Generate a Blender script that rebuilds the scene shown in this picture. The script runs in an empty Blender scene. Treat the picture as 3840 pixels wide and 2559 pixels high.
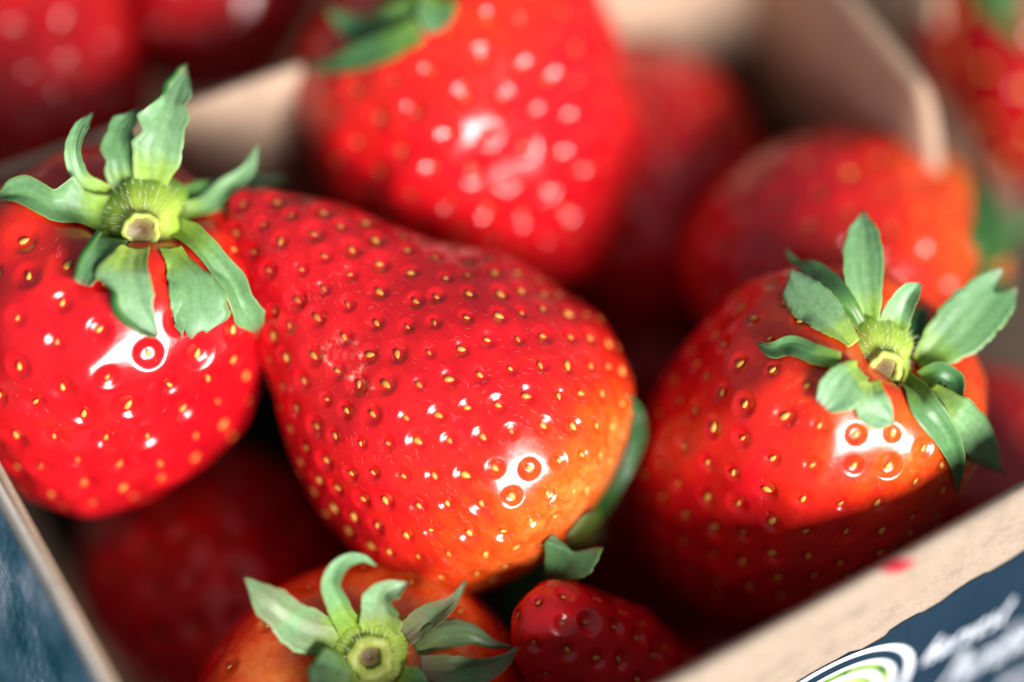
import bpy, bmesh, math, random
import numpy as np
from mathutils import Vector, Matrix, noise as mnoise
from mathutils.bvhtree import BVHTree

MM = 0.001
scene = bpy.context.scene
col = scene.collection

# ------------------------------------------------------------------ camera, light, exposure
F_PX = 10667.0                       # 100 mm lens on a 36 mm wide, 3840 px frame
CX, CY = 1920.0, 1279.5
PITCH = math.radians(58.0)           # looking down into the punnet
H_RIM = 60.0                         # rim height over the table, mm
FOCUS = 290.0
sp_, cp_ = math.sin(PITCH), math.cos(PITCH)
CAM_R = Vector((1, 0, 0)); CAM_U = Vector((0, sp_, cp_)); CAM_B = Vector((0, -cp_, sp_))


def cdir(v):
    """camera style direction (right, up, towards the lens) to world"""
    return CAM_R * v[0] + CAM_U * v[1] + CAM_B * v[2]


def ray(px, py):
    return cdir(((px - CX) / F_PX, -(py - CY) / F_PX, -1.0))


CAM = Vector((0, 0, 0))
CAM.z = H_RIM - ray(1920, 2559).z * 273.0


def at(px, py, d):
    """photo measurement (pixel, distance in mm) to a point of the place, in mm"""
    return CAM + ray(px, py) * d


def at_z(px, py, z):
    r = ray(px, py)
    return CAM + r * ((z - CAM.z) / r.z)


cam_data = bpy.data.cameras.new('camera')
cam = bpy.data.objects.new('camera', cam_data)
col.objects.link(cam)
cam.matrix_world = Matrix(((CAM_R.x, CAM_U.x, CAM_B.x, CAM.x * MM), (CAM_R.y, CAM_U.y, CAM_B.y, CAM.y * MM),
                           (CAM_R.z, CAM_U.z, CAM_B.z, CAM.z * MM), (0, 0, 0, 1)))
cam_data.sensor_width = 36.0
cam_data.lens = F_PX / 3840.0 * 36.0
cam_data.clip_start = 0.01
cam_data.clip_end = 20.0
cam_data.dof.use_dof = True
cam_data.dof.focus_distance = FOCUS * MM
cam_data.dof.aperture_fstop = 3.5
scene.camera = cam

world = bpy.data.worlds.new('World')
scene.world = world
world.use_nodes = True
bg = world.node_tree.nodes['Background']
bg.inputs['Color'].default_value = (0.80, 0.90, 1.0, 1)
bg.inputs['Strength'].default_value = 0.27

LIGHT_DIR = cdir((0.47, -0.42, 0.78)).normalized()
lamp = bpy.data.lights.new('window_light', 'AREA')
lamp.shape = 'RECTANGLE'
lamp.size = 0.66
lamp.size_y = 0.44
lamp.energy = 42.0
lamp.color = (1.0, 0.97, 0.94)
lo = bpy.data.objects.new('window_light', lamp)
col.objects.link(lo)
TARGET = at(1900, 1400, 300) * MM
lo.location = TARGET + LIGHT_DIR * 1.2
lo.rotation_euler = LIGHT_DIR.to_track_quat('Z', 'Y').to_euler()

scene.view_settings.view_transform = 'Standard'
scene.view_settings.look = 'None'
scene.view_settings.exposure = 0.0
scene.view_settings.gamma = 1.0
scene.cycles.max_bounces = 8
scene.cycles.use_denoising = True
scene.cycles.sample_clamp_indirect = 4.0

rng = np.random.default_rng(11)
random.seed(5)


# ------------------------------------------------------------------ materials
def new_mat(name):
    m = bpy.data.materials.new(name)
    m.use_nodes = True
    nt = m.node_tree
    return m, nt, nt.nodes['Principled BSDF']


def N(nt, kind, **kw):
    n = nt.nodes.new(kind)
    for k, v in kw.items():
        setattr(n, k, v)
    return n


def ramp(nt, stops, interp='EASE'):
    r = N(nt, 'ShaderNodeValToRGB')
    r.color_ramp.interpolation = interp
    e = r.color_ramp.elements
    while len(e) < len(stops):
        e.new(0.5)
    for i, (p, c) in enumerate(stops):
        e[i].position = p
        e[i].color = (*c, 1)
    return r


def mixc(nt, fac, a, b, blend='MIX'):
    n = N(nt, 'ShaderNodeMix', data_type='RGBA', blend_type=blend)
    for i, v in ((0, fac), (6, a), (7, b)):
        if hasattr(v, 'is_linked') or isinstance(v, bpy.types.NodeSocket):
            nt.links.new(v, n.inputs[i])
        elif isinstance(v, (int, float)):
            n.inputs[i].default_value = v
        else:
            n.inputs[i].default_value = (*v, 1)
    return n.outputs[2]


def noise_tex(nt, scale, detail=4, rough=0.55, coord='Object'):
    tc = N(nt, 'ShaderNodeTexCoord')
    t = N(nt, 'ShaderNodeTexNoise')
    t.inputs['Scale'].default_value = scale
    t.inputs['Detail'].default_value = detail
    t.inputs['Roughness'].default_value = rough
    nt.links.new(tc.outputs[coord], t.inputs['Vector'])
    return t


def math_node(nt, op, a, b=None):
    n = N(nt, 'ShaderNodeMath', operation=op)
    for i, v in enumerate((a, b)):
        if v is None:
            continue
        if isinstance(v, (int, float)):
            n.inputs[i].default_value = v
        else:
            nt.links.new(v, n.inputs[i])
    return n.outputs[0]


def berry_material():
    m, nt, p = new_mat('strawberry_skin')
    a = N(nt, 'ShaderNodeAttribute', attribute_name='ripe')
    n1 = noise_tex(nt, 160, 5, 0.6)
    n2 = noise_tex(nt, 900, 3, 0.6)
    ns = noise_tex(nt, 1.0, 5, 0.65)
    mp = N(nt, 'ShaderNodeMapping')
    mp.inputs['Scale'].default_value = (620, 620, 130)
    nt.links.new(ns.inputs['Vector'].links[0].from_socket, mp.inputs['Vector'])
    nt.links.new(mp.outputs[0], ns.inputs['Vector'])
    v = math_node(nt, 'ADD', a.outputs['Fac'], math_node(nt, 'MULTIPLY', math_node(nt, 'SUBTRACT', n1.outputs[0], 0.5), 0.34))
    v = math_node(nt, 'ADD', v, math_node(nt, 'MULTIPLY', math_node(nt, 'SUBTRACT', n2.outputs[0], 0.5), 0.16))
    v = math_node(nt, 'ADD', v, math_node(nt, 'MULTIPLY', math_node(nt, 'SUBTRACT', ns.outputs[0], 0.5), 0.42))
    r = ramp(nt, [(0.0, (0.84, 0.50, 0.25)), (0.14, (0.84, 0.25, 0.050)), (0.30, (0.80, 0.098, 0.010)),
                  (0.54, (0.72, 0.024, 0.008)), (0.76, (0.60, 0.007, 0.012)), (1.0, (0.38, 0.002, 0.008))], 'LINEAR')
    nt.links.new(v, r.inputs[0])
    # pale scuffed scar
    s = N(nt, 'ShaderNodeAttribute', attribute_name='scar')
    n3 = noise_tex(nt, 1500, 4, 0.7)
    n5 = ramp(nt, [(0.42, (0, 0, 0)), (0.66, (1, 1, 1))])
    nt.links.new(n3.outputs[0], n5.inputs[0])
    sf = math_node(nt, 'MULTIPLY', s.outputs['Fac'], math_node(nt, 'MULTIPLY', n5.outputs[0], 0.9))
    c = mixc(nt, sf, r.outputs[0], (0.80, 0.30, 0.24))
    nt.links.new(c, p.inputs['Base Color'])
    p.inputs['Subsurface Weight'].default_value = 0.45
    p.inputs['Subsurface Radius'].default_value = (1.0, 0.16, 0.10)
    p.inputs['Subsurface Scale'].default_value = 0.0016
    rr = N(nt, 'ShaderNodeMapRange')
    nt.links.new(n1.outputs[0], rr.inputs[0])
    rr.inputs[1].default_value = 0.3
    rr.inputs[2].default_value = 0.7
    rr.inputs[3].default_value = 0.11
    rr.inputs[4].default_value = 0.26
    nt.links.new(rr.outputs[0], p.inputs['Roughness'])
    p.inputs['IOR'].default_value = 1.48
    p.inputs['Specular IOR Level'].default_value = 0.62
    b = N(nt, 'ShaderNodeBump')
    b.inputs['Strength'].default_value = 0.22
    b.inputs['Distance'].default_value = 0.00009
    n4 = noise_tex(nt, 1300, 3, 0.5)
    nt.links.new(math_node(nt, 'ADD', n4.outputs[0], sf), b.inputs['Height'])
    nt.links.new(b.outputs[0], p.inputs['Normal'])
    return m


def seed_material():
    m, nt, p = new_mat('achene')
    o = N(nt, 'ShaderNodeObjectInfo')
    n = noise_tex(nt, 1800, 2)
    c = mixc(nt, math_node(nt, 'MULTIPLY', n.outputs[0], 0.5), o.outputs['Color'], (0.30, 0.08, 0.02))
    nt.links.new(c, p.inputs['Base Color'])
    p.inputs['Roughness'].default_value = 0.30
    p.inputs['Subsurface Weight'].default_value = 0.0
    return m


def leaf_material():
    m, nt, p = new_mat('sepal_leaf')
    t = N(nt, 'ShaderNodeAttribute', attribute_name='along')
    u = N(nt, 'ShaderNodeAttribute', attribute_name='across')
    sd = N(nt, 'ShaderNodeAttribute', attribute_name='under')
    dry = N(nt, 'ShaderNodeAttribute', attribute_name='dry')
    n1 = noise_tex(nt, 260, 4, 0.6)
    n2 = noise_tex(nt, 1600, 3, 0.6)
    up = ramp(nt, [(0.0, (0.44, 0.56, 0.045)), (0.18, (0.32, 0.48, 0.07)), (0.36, (0.225, 0.41, 0.185)), (1.0, (0.20, 0.385, 0.20))])
    nt.links.new(math_node(nt, 'ADD', t.outputs['Fac'], math_node(nt, 'MULTIPLY', math_node(nt, 'SUBTRACT', n1.outputs[0], 0.5), 0.22)), up.inputs[0])
    # long veins: thin paler streaks running along the blade
    uv = N(nt, 'ShaderNodeCombineXYZ')
    nt.links.new(math_node(nt, 'MULTIPLY', u.outputs['Fac'], 7.0), uv.inputs[0])
    nt.links.new(math_node(nt, 'MULTIPLY', t.outputs['Fac'], 1.6), uv.inputs[1])
    tc = N(nt, 'ShaderNodeObjectInfo')
    nt.links.new(math_node(nt, 'MULTIPLY', tc.outputs['Random'], 37.0), uv.inputs[2])
    vn = N(nt, 'ShaderNodeTexNoise')
    vn.inputs['Scale'].default_value = 2.2
    vn.inputs['Detail'].default_value = 5
    nt.links.new(uv.outputs[0], vn.inputs['Vector'])
    vr = ramp(nt, [(0.42, (0, 0, 0)), (0.66, (1, 1, 1))])
    nt.links.new(vn.outputs[0], vr.inputs[0])
    c = mixc(nt, math_node(nt, 'MULTIPLY', vr.outputs[0], 0.30), up.outputs[0], (0.34, 0.52, 0.33))
    mid = ramp(nt, [(0.0, (1, 1, 1)), (0.07, (1, 1, 1)), (0.17, (0, 0, 0))])
    nt.links.new(math_node(nt, 'ABSOLUTE', u.outputs['Fac']), mid.inputs[0])
    c = mixc(nt, math_node(nt, 'MULTIPLY', mid.outputs[0], 0.22), c, (0.34, 0.50, 0.24))
    n2r = ramp(nt, [(0.35, (0.88, 0.88, 0.88)), (0.7, (1.08, 1.08, 1.08))])
    nt.links.new(n2.outputs[0], n2r.inputs[0])
    c = mixc(nt, 1.0, c, n2r.outputs[0], 'MULTIPLY')
    tone = ramp(nt, [(0.0, (0.42, 0.56, 0.42)), (0.45, (0.68, 0.80, 0.64)), (1.0, (1.0, 1.02, 1.0))])
    nt.links.new(tc.outputs['Random'], tone.inputs[0])
    c = mixc(nt, 1.0, c, tone.outputs[0], 'MULTIPLY')
    brown = ramp(nt, [(0.35, (0, 0, 0)), (0.62, (1, 1, 1))])
    nt.links.new(n1.outputs[0], brown.inputs[0])
    c = mixc(nt, math_node(nt, 'MULTIPLY', brown.outputs[0], dry.outputs['Fac']), c, (0.23, 0.17, 0.11))
    tp = ramp(nt, [(0.90, (0, 0, 0)), (1.0, (1, 1, 1))])
    nt.links.new(math_node(nt, 'ADD', t.outputs['Fac'], math_node(nt, 'MULTIPLY', math_node(nt, 'SUBTRACT', n2.outputs[0], 0.5), 0.12)), tp.inputs[0])
    c = mixc(nt, math_node(nt, 'MULTIPLY', tp.outputs[0], 0.7), c, (0.25, 0.17, 0.10))
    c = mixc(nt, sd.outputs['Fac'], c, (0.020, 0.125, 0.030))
    # thin margin
    mg = ramp(nt, [(0.90, (0, 0, 0)), (0.97, (1, 1, 1))])
    nt.links.new(math_node(nt, 'ABSOLUTE', u.outputs['Fac']), mg.inputs[0])
    c = mixc(nt, math_node(nt, 'MULTIPLY', mg.outputs[0], 0.35), c, (0.26, 0.36, 0.06))
    nt.links.new(c, p.inputs['Base Color'])
    ro = N(nt, 'ShaderNodeMapRange')
    nt.links.new(sd.outputs['Fac'], ro.inputs[0])
    ro.inputs[3].default_value = 0.44
    ro.inputs[4].default_value = 0.27
    nt.links.new(ro.outputs[0], p.inputs['Roughness'])
    p.inputs['Sheen Weight'].default_value = 0.05
    p.inputs['Sheen Roughness'].default_value = 0.45
    p.inputs['Subsurface Weight'].default_value = 0.0
    b = N(nt, 'ShaderNodeBump')
    b.inputs['Strength'].default_value = 0.30
    b.inputs['Distance'].default_value = 0.00009
    nt.links.new(math_node(nt, 'ADD', vn.outputs[0], math_node(nt, 'MULTIPLY', n2.outputs[0], 0.5)), b.inputs['Height'])
    nt.links.new(b.outputs[0], p.inputs['Normal'])
    tr = N(nt, 'ShaderNodeBsdfTranslucent')
    nt.links.new(c, tr.inputs['Color'])
    mx = N(nt, 'ShaderNodeMixShader')
    mx.inputs[0].default_value = 0.16
    out = nt.nodes['Material Output']
    nt.links.new(p.outputs[0], mx.inputs[1])
    nt.links.new(tr.outputs[0], mx.inputs[2])
    nt.links.new(mx.outputs[0], out.inputs[0])
    return m


def stub_material(name, base, mid, top):
    m, nt, p = new_mat(name)
    t = N(nt, 'ShaderNodeAttribute', attribute_name='along')
    n1 = noise_tex(nt, 700, 4, 0.6)
    r = ramp(nt, [(0.0, base), (0.5, mid), (1.0, top)])
    nt.links.new(math_node(nt, 'ADD', t.outputs['Fac'], math_node(nt, 'MULTIPLY', math_node(nt, 'SUBTRACT', n1.outputs[0], 0.5), 0.5)), r.inputs[0])
    nt.links.new(r.outputs[0], p.inputs['Base Color'])
    p.inputs['Roughness'].default_value = 0.5
    p.inputs['Subsurface Weight'].default_value = 0.3
    p.inputs['Subsurface Radius'].default_value = (0.6, 1.0, 0.2)
    p.inputs['Subsurface Scale'].default_value = 0.0009
    b = N(nt, 'ShaderNodeBump')
    b.inputs['Strength'].default_value = 0.5
    b.inputs['Distance'].default_value = 0.0002
    nt.links.new(n1.outputs[0], b.inputs['Height'])
    nt.links.new(b.outputs[0], p.inputs['Normal'])
    return m


def card_material(name, base, stain=None):
    m, nt, p = new_mat(name)
    n1 = noise_tex(nt, 240, 5, 0.65)
    n2 = noise_tex(nt, 2600, 3, 0.6)
    d = tuple(x * 0.80 for x in base)
    l = tuple(min(1, x * 1.10) for x in base)
    r = ramp(nt, [(0.30, d), (0.5, base), (0.75, l)])
    nt.links.new(n1.outputs[0], r.inputs[0])
    f = ramp(nt, [(0.3, (0.86, 0.84, 0.82)), (0.7, (1.05, 1.05, 1.05))])
    nt.links.new(n2.outputs[0], f.inputs[0])
    c = mixc(nt, 1.0, r.outputs[0], f.outputs[0], 'MULTIPLY')
    if stain:
        tc = N(nt, 'ShaderNodeTexCoord')
        vd = N(nt, 'ShaderNodeVectorMath', operation='SUBTRACT')
        vd.inputs[1].default_value = stain[0]
        nt.links.new(tc.outputs['Object'], vd.inputs[0])
        sc = N(nt, 'ShaderNodeVectorMath', operation='MULTIPLY')
        sc.inputs[1].default_value = stain[1]
        nt.links.new(vd.outputs[0], sc.inputs[0])
        ln = N(nt, 'ShaderNodeVectorMath', operation='LENGTH')
        nt.links.new(sc.outputs[0], ln.inputs[0])
        sr = ramp(nt, [(0.25, (1, 1, 1)), (1.0, (0, 0, 0))])
        nt.links.new(math_node(nt, 'ADD', ln.outputs['Value'], math_node(nt, 'MULTIPLY', math_node(nt, 'SUBTRACT', n1.outputs[0], 0.5), 0.8)), sr.inputs[0])
        c = mixc(nt, sr.outputs[0], c, (0.33, 0.005, 0.022))
    nt.links.new(c, p.inputs['Base Color'])
    p.inputs['Roughness'].default_value = 0.75
    p.inputs['Specular IOR Level'].default_value = 0.25
    b = N(nt, 'ShaderNodeBump')
    b.inputs['Strength'].default_value = 0.25
    b.inputs['Distance'].default_value = 0.0001
    nt.links.new(n2.outputs[0], b.inputs['Height'])
    nt.links.new(b.outputs[0], p.inputs['Normal'])
    return m


def print_material(name, stops, scale, rough=0.38, fine=None, dots=None):
    m, nt, p = new_mat(name)
    n1 = noise_tex(nt, scale, 3, 0.5)
    r = ramp(nt, stops)
    nt.links.new(n1.outputs[0], r.inputs[0])
    c = r.outputs[0]
    if dots:
        vt = N(nt, 'ShaderNodeTexVoronoi')
        vt.inputs['Scale'].default_value = dots
        vt.inputs['Randomness'].default_value = 0.15
        nt.links.new(n1.inputs['Vector'].links[0].from_socket, vt.inputs['Vector'])
        vr = ramp(nt, [(0.25, (1.35, 1.25, 1.2)), (0.55, (0.78, 0.84, 0.88))])
        nt.links.new(vt.outputs['Distance'], vr.inputs[0])
        c = mixc(nt, 1.0, c, vr.outputs[0], 'MULTIPLY')
    if fine:
        n2 = noise_tex(nt, fine, 3, 0.6)
        f = ramp(nt, [(0.3, (0.8, 0.84, 0.86)), (0.7, (1.12, 1.12, 1.12))])
        nt.links.new(n2.outputs[0], f.inputs[0])
        c = mixc(nt, 1.0, c, f.outputs[0], 'MULTIPLY')
    nt.links.new(c, p.inputs['Base Color'])
    p.inputs['Roughness'].default_value = rough
    p.inputs['Specular IOR Level'].default_value = 0.12
    return m


M_BERRY = berry_material()
M_SEED = seed_material()
M_LEAF = leaf_material()
M_STUB = stub_material('calyx_green', (0.18, 0.36, 0.04), (0.33, 0.47, 0.055), (0.38, 0.43, 0.08))
M_CUT = stub_material('stem_cut', (0.24, 0.21, 0.05), (0.17, 0.115, 0.035), (0.10, 0.055, 0.02))
M_HAIR, _nt, _p = new_mat('berry_hair')
_p.inputs['Base Color'].default_value = (0.80, 0.50, 0.46, 1)
_p.inputs['Roughness'].default_value = 0.35
M_DOWN, _nt, _p = new_mat('sepal_down')
_p.inputs['Base Color'].default_value = (0.75, 0.80, 0.60, 1)
_p.inputs['Roughness'].default_value = 0.4
M_NAVY = print_material('navy_print', [(0.3, (0.006, 0.021, 0.040)), (0.7, (0.010, 0.028, 0.050))], 60, 0.55, 2500)
M_WHITE = print_material('white_print', [(0.3, (0.66, 0.71, 0.80)), (0.7, (0.78, 0.82, 0.88))], 120, 0.42)
M_GREEN = print_material('green_print', [(0.32, (0.03, 0.10, 0.025)), (0.46, (0.14, 0.27, 0.03)), (0.58, (0.30, 0.42, 0.09)), (0.72, (0.60, 0.68, 0.40))], 420, 0.42, 1800)
M_BLUE = print_material('blue_print', [(0.34, (0.015, 0.13, 0.20)), (0.47, (0.10, 0.25, 0.36)), (0.60, (0.38, 0.50, 0.62))], 90, 0.42, 1500, 900)


# ------------------------------------------------------------------ object helpers
def link(o, parent=None):
    col.objects.link(o)
    if parent is not None:
        o.parent = parent
    return o


def mesh_from(name, verts, faces, mat, smooth=True, attrs=None):
    me = bpy.data.meshes.new(name)
    me.from_pydata([tuple(v) for v in verts], [], faces)
    me.validate()
    if smooth:
        me.polygons.foreach_set('use_smooth', [True] * len(me.polygons))
    for k, v in (attrs or {}).items():
        a = me.attributes.new(k, 'FLOAT', 'POINT')
        a.data.foreach_set('value', np.asarray(v, dtype=np.float32))
    if mat:
        me.materials.append(mat)
    me.update()
    return me


def obj(name, me, parent=None):
    return link(bpy.data.objects.new(name, me), parent)


def thing(name, label, cat, mat=None, group=None):
    o = bpy.data.objects.new(name, None)
    o.empty_display_size = 0.01
    link(o)
    if mat is not None:
        o.matrix_basis = mat
    o['label'] = label
    o['category'] = cat
    if group:
        o['group'] = group
    return o


def catmull(pts, n):
    """centripetal-ish spline through rows of pts, n samples"""
    P = np.asarray(pts, float)
    d = np.r_[0, np.cumsum(np.linalg.norm(np.diff(P[:, :min(3, P.shape[1])], axis=0), axis=1))]
    d /= d[-1]
    t = np.linspace(0, 1, n)
    m = np.gradient(P, d, axis=0)
    i = np.clip(np.searchsorted(d, t, side='right') - 1, 0, len(d) - 2)
    h = (d[i + 1] - d[i])[:, None]
    s = ((t - d[i])[:, None]) / h
    h00 = 2 * s**3 - 3 * s**2 + 1; h10 = s**3 - 2 * s**2 + s; h01 = -2 * s**3 + 3 * s**2; h11 = s**3 - s**2
    return h00 * P[i] + h10 * h * m[i] + h01 * P[i + 1] + h11 * h * m[i + 1]


def sstep(a, b, x):
    t = np.clip((x - a) / (b - a), 0, 1)
    return t * t * (3 - 2 * t)


# ------------------------------------------------------------------ strawberries
PROFILE_ROUND = [(0, .91), (.18, .945), (.40, .995), (.62, .985), (.84, .89), (.97, .73), (1.0, .56), (.95, .40), (.83, .25), (.64, .12), (.40, .035), (.18, .005), (0, 0)]
PROFILE_CONE = [(0, .93), (.2, .955), (.45, .995), (.68, .985), (.88, .89), (.99, .75), (.98, .62), (.88, .46), (.72, .30), (.54, .16), (.36, .06), (.17, .01), (0, 0)]

SEED_ME = []
for k in range(5):
    vs, fs = [], []
    nr, ns = 4, 8
    wd = 0.40 + 0.05 * rng.random()
    vs.append((0, 0.74, 0))
    for i in range(1, nr):
        a = math.pi * i / nr
        for j in range(ns):
            b = 2 * math.pi * j / ns
            taper = 1.0 - 0.28 * math.cos(a)
            vs.append((wd * math.sin(a) * math.cos(b) * taper, 0.70 * math.cos(a), 0.31 * math.sin(a) * math.sin(b) * taper))
    vs.append((0, -0.64, 0))
    for j in range(ns):
        fs.append((0, 1 + j, 1 + (j + 1) % ns))
        for i in range(nr - 2):
            a0 = 1 + i * ns
            fs.append((a0 + j, a0 + ns + j, a0 + ns + (j + 1) % ns, a0 + (j + 1) % ns))
        a0 = 1 + (nr - 2) * ns
        fs.append((a0 + j, len(vs) - 1, a0 + (j + 1) % ns))
    SEED_ME.append(mesh_from('seed', np.array(vs) * MM, fs, M_SEED))

BERRIES = {}


class Berry:
    pass


def strawberry(key, label, center, axis, L, R, n_seeds, res, profile=PROFILE_ROUND, ripe=(0.80, 0.55, 0.70), side=None,
               lump=0.035, pit=(1.55, 0.55), squash=None, hair=0, scar=None, spin=0.0, seed_yellow=0.5, group='strawberries in the punnet', seed=1, seed_size=1.0, uneven=0.042):
    """center in mm (middle of the length), axis tip to calyx; ripe = (body, drop towards the calyx, where it starts)"""
    r_ = np.random.default_rng(seed)
    ax = Vector(axis).normalized()
    x = ax.cross(Vector((0.13, 0.21, 0.97))).normalized()
    y = ax.cross(x)
    if squash:
        sv = (Vector(squash[0]) - ax * Vector(squash[0]).dot(ax)).normalized()
        x = sv
        y = ax.cross(x)
    org = Vector(center) - ax * (L * 0.5)
    Mx = Matrix(((x.x, y.x, ax.x, org.x * MM), (x.y, y.y, ax.y, org.y * MM), (x.z, y.z, ax.z, org.z * MM), (0, 0, 0, 1)))
    root = thing('strawberry', label, 'strawberry', Mx, group)
    prof = catmull(np.array(profile), 400)
    prof[:, 0] = np.maximum(prof[:, 0], 0) * R
    prof[:, 1] *= L
    prof[0, 0] = prof[-1, 0] = 0
    seg = np.r_[0, np.cumsum(np.linalg.norm(np.diff(prof, axis=0), axis=1))]
    tot = seg[-1]
    ph = r_.random(8) * 2 * math.pi
    sq = squash[1] if squash else 1.0

    def surf(s, th):
        rr = np.interp(s * tot, seg, prof[:, 0]); zz = np.interp(s * tot, seg, prof[:, 1])
        f = 1 + lump * (np.sin(2 * th + ph[0]) + 0.7 * np.sin(3 * th + ph[1] + zz / L * 4) + 0.5 * np.sin(5 * th + ph[2] - zz / L * 5)
                        + 0.6 * np.sin(zz / L * 9 + ph[3] + 2 * np.sin(th + ph[4])))
        z2 = zz + L * lump * 0.5 * np.sin(2 * th + ph[5]) * (zz / L)
        return np.stack([rr * f * np.cos(th) * sq, rr * f * np.sin(th), z2], -1)

    def normal(s, th):
        e = 1e-3
        du = surf(np.clip(s + e, 0, 1), th) - surf(np.clip(s - e, 0, 1), th)
        dv = surf(s, th + e) - surf(s, th - e)
        n = np.cross(dv, du)
        n /= np.linalg.norm(n, axis=-1, keepdims=True) + 1e-12
        c = np.array([0, 0, L * 0.5])
        flip = (n * (surf(s, th) - c)).sum(-1) < 0
        n[flip] *= -1
        return n

    nz, nt_ = res
    s = np.linspace(0, 1, nz)
    th = np.linspace(0, 2 * math.pi, nt_, endpoint=False)
    S, T = np.meshgrid(s[1:-1], th, indexing='ij')
    V = surf(S.ravel(), T.ravel())
    NN = normal(S.ravel(), T.ravel())
    # seeds: spiral lattice of equal area, slightly jittered
    rr = np.interp(s * tot, seg, prof[:, 0])
    cum = np.r_[0, np.cumsum((rr[1:] + rr[:-1]) * 0.5 * (1 + 0.5 * s[1:]))]
    cum /= cum[-1]
    s0 = 0.20
    c0 = np.interp(s0, s, cum)
    i = np.arange(n_seeds)
    ss = np.interp(c0 + (1 - c0) * (i + 0.5) / n_seeds, cum, s)
    tt = (i * 2.399963 + spin) % (2 * math.pi)
    ss = np.clip(ss, s0, 0.985)
    # let the seeds push one another apart until their spacing is even, as on a grown fruit
    area = 2 * math.pi * float(((rr[1:] + rr[:-1]) * 0.5 * tot / (nz - 1))[int(s0 * nz):].sum())
    gap = 1.12 * math.sqrt(area / n_seeds)
    for it in range(60):
        P3 = surf(ss, tt)
        dv = P3[:, None] - P3[None]
        dd_ = np.linalg.norm(dv, axis=-1) + np.eye(n_seeds) * 1e3
        wgt = np.clip(1 - dd_ / gap, 0, 1)
        force = (dv / dd_[..., None] * wgt[..., None]).sum(1) * gap * 0.25
        e = 1e-3
        ts = (surf(np.clip(ss + e, 0, 1), tt) - surf(np.clip(ss - e, 0, 1), tt)) / (2 * e)
        t_t = (surf(ss, tt + e) - surf(ss, tt - e)) / (2 * e)
        ss = np.clip(ss + (force * ts).sum(1) / ((ts * ts).sum(1) + 1e-6), s0, 0.985)
        tt = tt + np.clip((force * t_t).sum(1) / ((t_t * t_t).sum(1) + 0.3), -0.15, 0.15)
    ss = np.clip(ss + r_.normal(0, 0.0045, n_seeds), s0, 0.985)
    SP = surf(ss, tt)
    SN = normal(ss, tt)
    D = np.zeros(len(V))
    V0 = V.copy()
    pr, pd = pit
    size = 0.75 + 0.45 * r_.random(n_seeds)
    for k in range(n_seeds):
        q = V - SP[k]
        d2 = (q * q).sum(1)
        rk = pr * size[k]
        m = d2 < (rk * 1.45) ** 2
        rho = np.sqrt(d2[m]) / rk
        w = 1 - sstep(0.30, 1.0, rho)
        D[m] = np.maximum(D[m], pd * size[k] * w)
    # the flesh swells unevenly
    U = np.zeros(len(V))
    for k in range(16):
        kv = r_.normal(0, 1, 3); km = 0.35 + 1.0 * r_.random()
        kv *= km / np.linalg.norm(kv)
        U += uneven / km * np.sin(V @ kv + r_.random() * 6.283)
    V = V + NN * (U - D)[:, None]
    # fine unevenness
    zl = V[:, 2] / L
    ang = np.arctan2(V[:, 1], V[:, 0])
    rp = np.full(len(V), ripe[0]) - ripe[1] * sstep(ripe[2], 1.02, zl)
    rp += 0.05 * np.sin(3 * ang + ph[6]) * np.sin(zl * 7 + ph[7])
    Minv = Mx.inverted()
    if side is not None:
        sdv = np.array((Minv.to_3x3() @ Vector(side[0])).normalized())
        c = np.array([0, 0, L * 0.5])
        rp -= side[1] * sstep(side[2], 1.0, (NN * sdv).sum(1))
    sc = np.zeros(len(V))
    if scar is not None:
        vw = V @ np.array(Mx.to_3x3()).T + np.array(Mx.translation) / MM
        cr = np.array(ray(*scar[0]).normalized()); rel = vw - np.array(CAM)
        al_ = rel @ cr
        off = np.linalg.norm(rel - al_[:, None] * cr, axis=1)
        sp3 = V[np.argmin(np.where(off < 0.5, al_, 1e9))]
        dd = np.linalg.norm((V - sp3), axis=1)
        ux = np.array((Minv.to_3x3() @ cdir((0.75, -0.66, 0))).normalized()); uy = np.array((Minv.to_3x3() @ cdir((0.66, 0.75, 0))).normalized())
        q = V - sp3
        a_ = q @ ux; c_ = q @ uy
        e_ = np.sqrt((a_ / 1.25) ** 2 + c_ ** 2) * (1 + 0.10 * np.sin(3 * np.arctan2(c_, a_)))
        sc = np.exp(-((e_ - scar[1]) / 0.24) ** 2) * (0.35 + 0.65 * (np.sin(2.2 * np.arctan2(c_, a_) + 1.0) > -0.2))
        sc += 0.7 * np.exp(-((c_ + 0.9 - 0.12 * a_) / 0.25) ** 2) * ((a_ > 1.5) & (a_ < 4.6)) + 0.18 * np.exp(-(e_ / scar[1]) ** 2)
        sc *= (dd < 7)
    tip = surf(np.array([1.0]), np.array([0.0])); cal = surf(np.array([0.0]), np.array([0.0]))
    verts = np.vstack([cal, V, tip]) * MM
    faces = []
    nr = nz - 2
    idx = (1 + np.arange(nr)[:, None] * nt_ + np.arange(nt_)[None, :])
    nx_ = np.roll(idx, -1, axis=1)
    quads = np.stack([idx[:-1], idx[1:], nx_[1:], nx_[:-1]], -1).reshape(-1, 4)
    tris0 = [(0, int(idx[0, j]), int(nx_[0, j])) for j in range(nt_)]
    last = len(verts) - 1
    tris1 = [(last, int(nx_[-1, j]), int(idx[-1, j])) for j in range(nt_)]
    faces = quads.tolist() + tris0 + tris1
    a_rp = np.r_[rp[:nt_].mean(), rp, rp[-nt_:].mean()]
    a_sc = np.r_[0, sc, 0]
    me = mesh_from('flesh', verts, faces, M_BERRY, True, {'ripe': a_rp, 'scar': a_sc})
    obj('flesh', me, root)
    # seeds (only the side that can be seen from about here)
    R3 = Mx.to_3x3()
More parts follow.
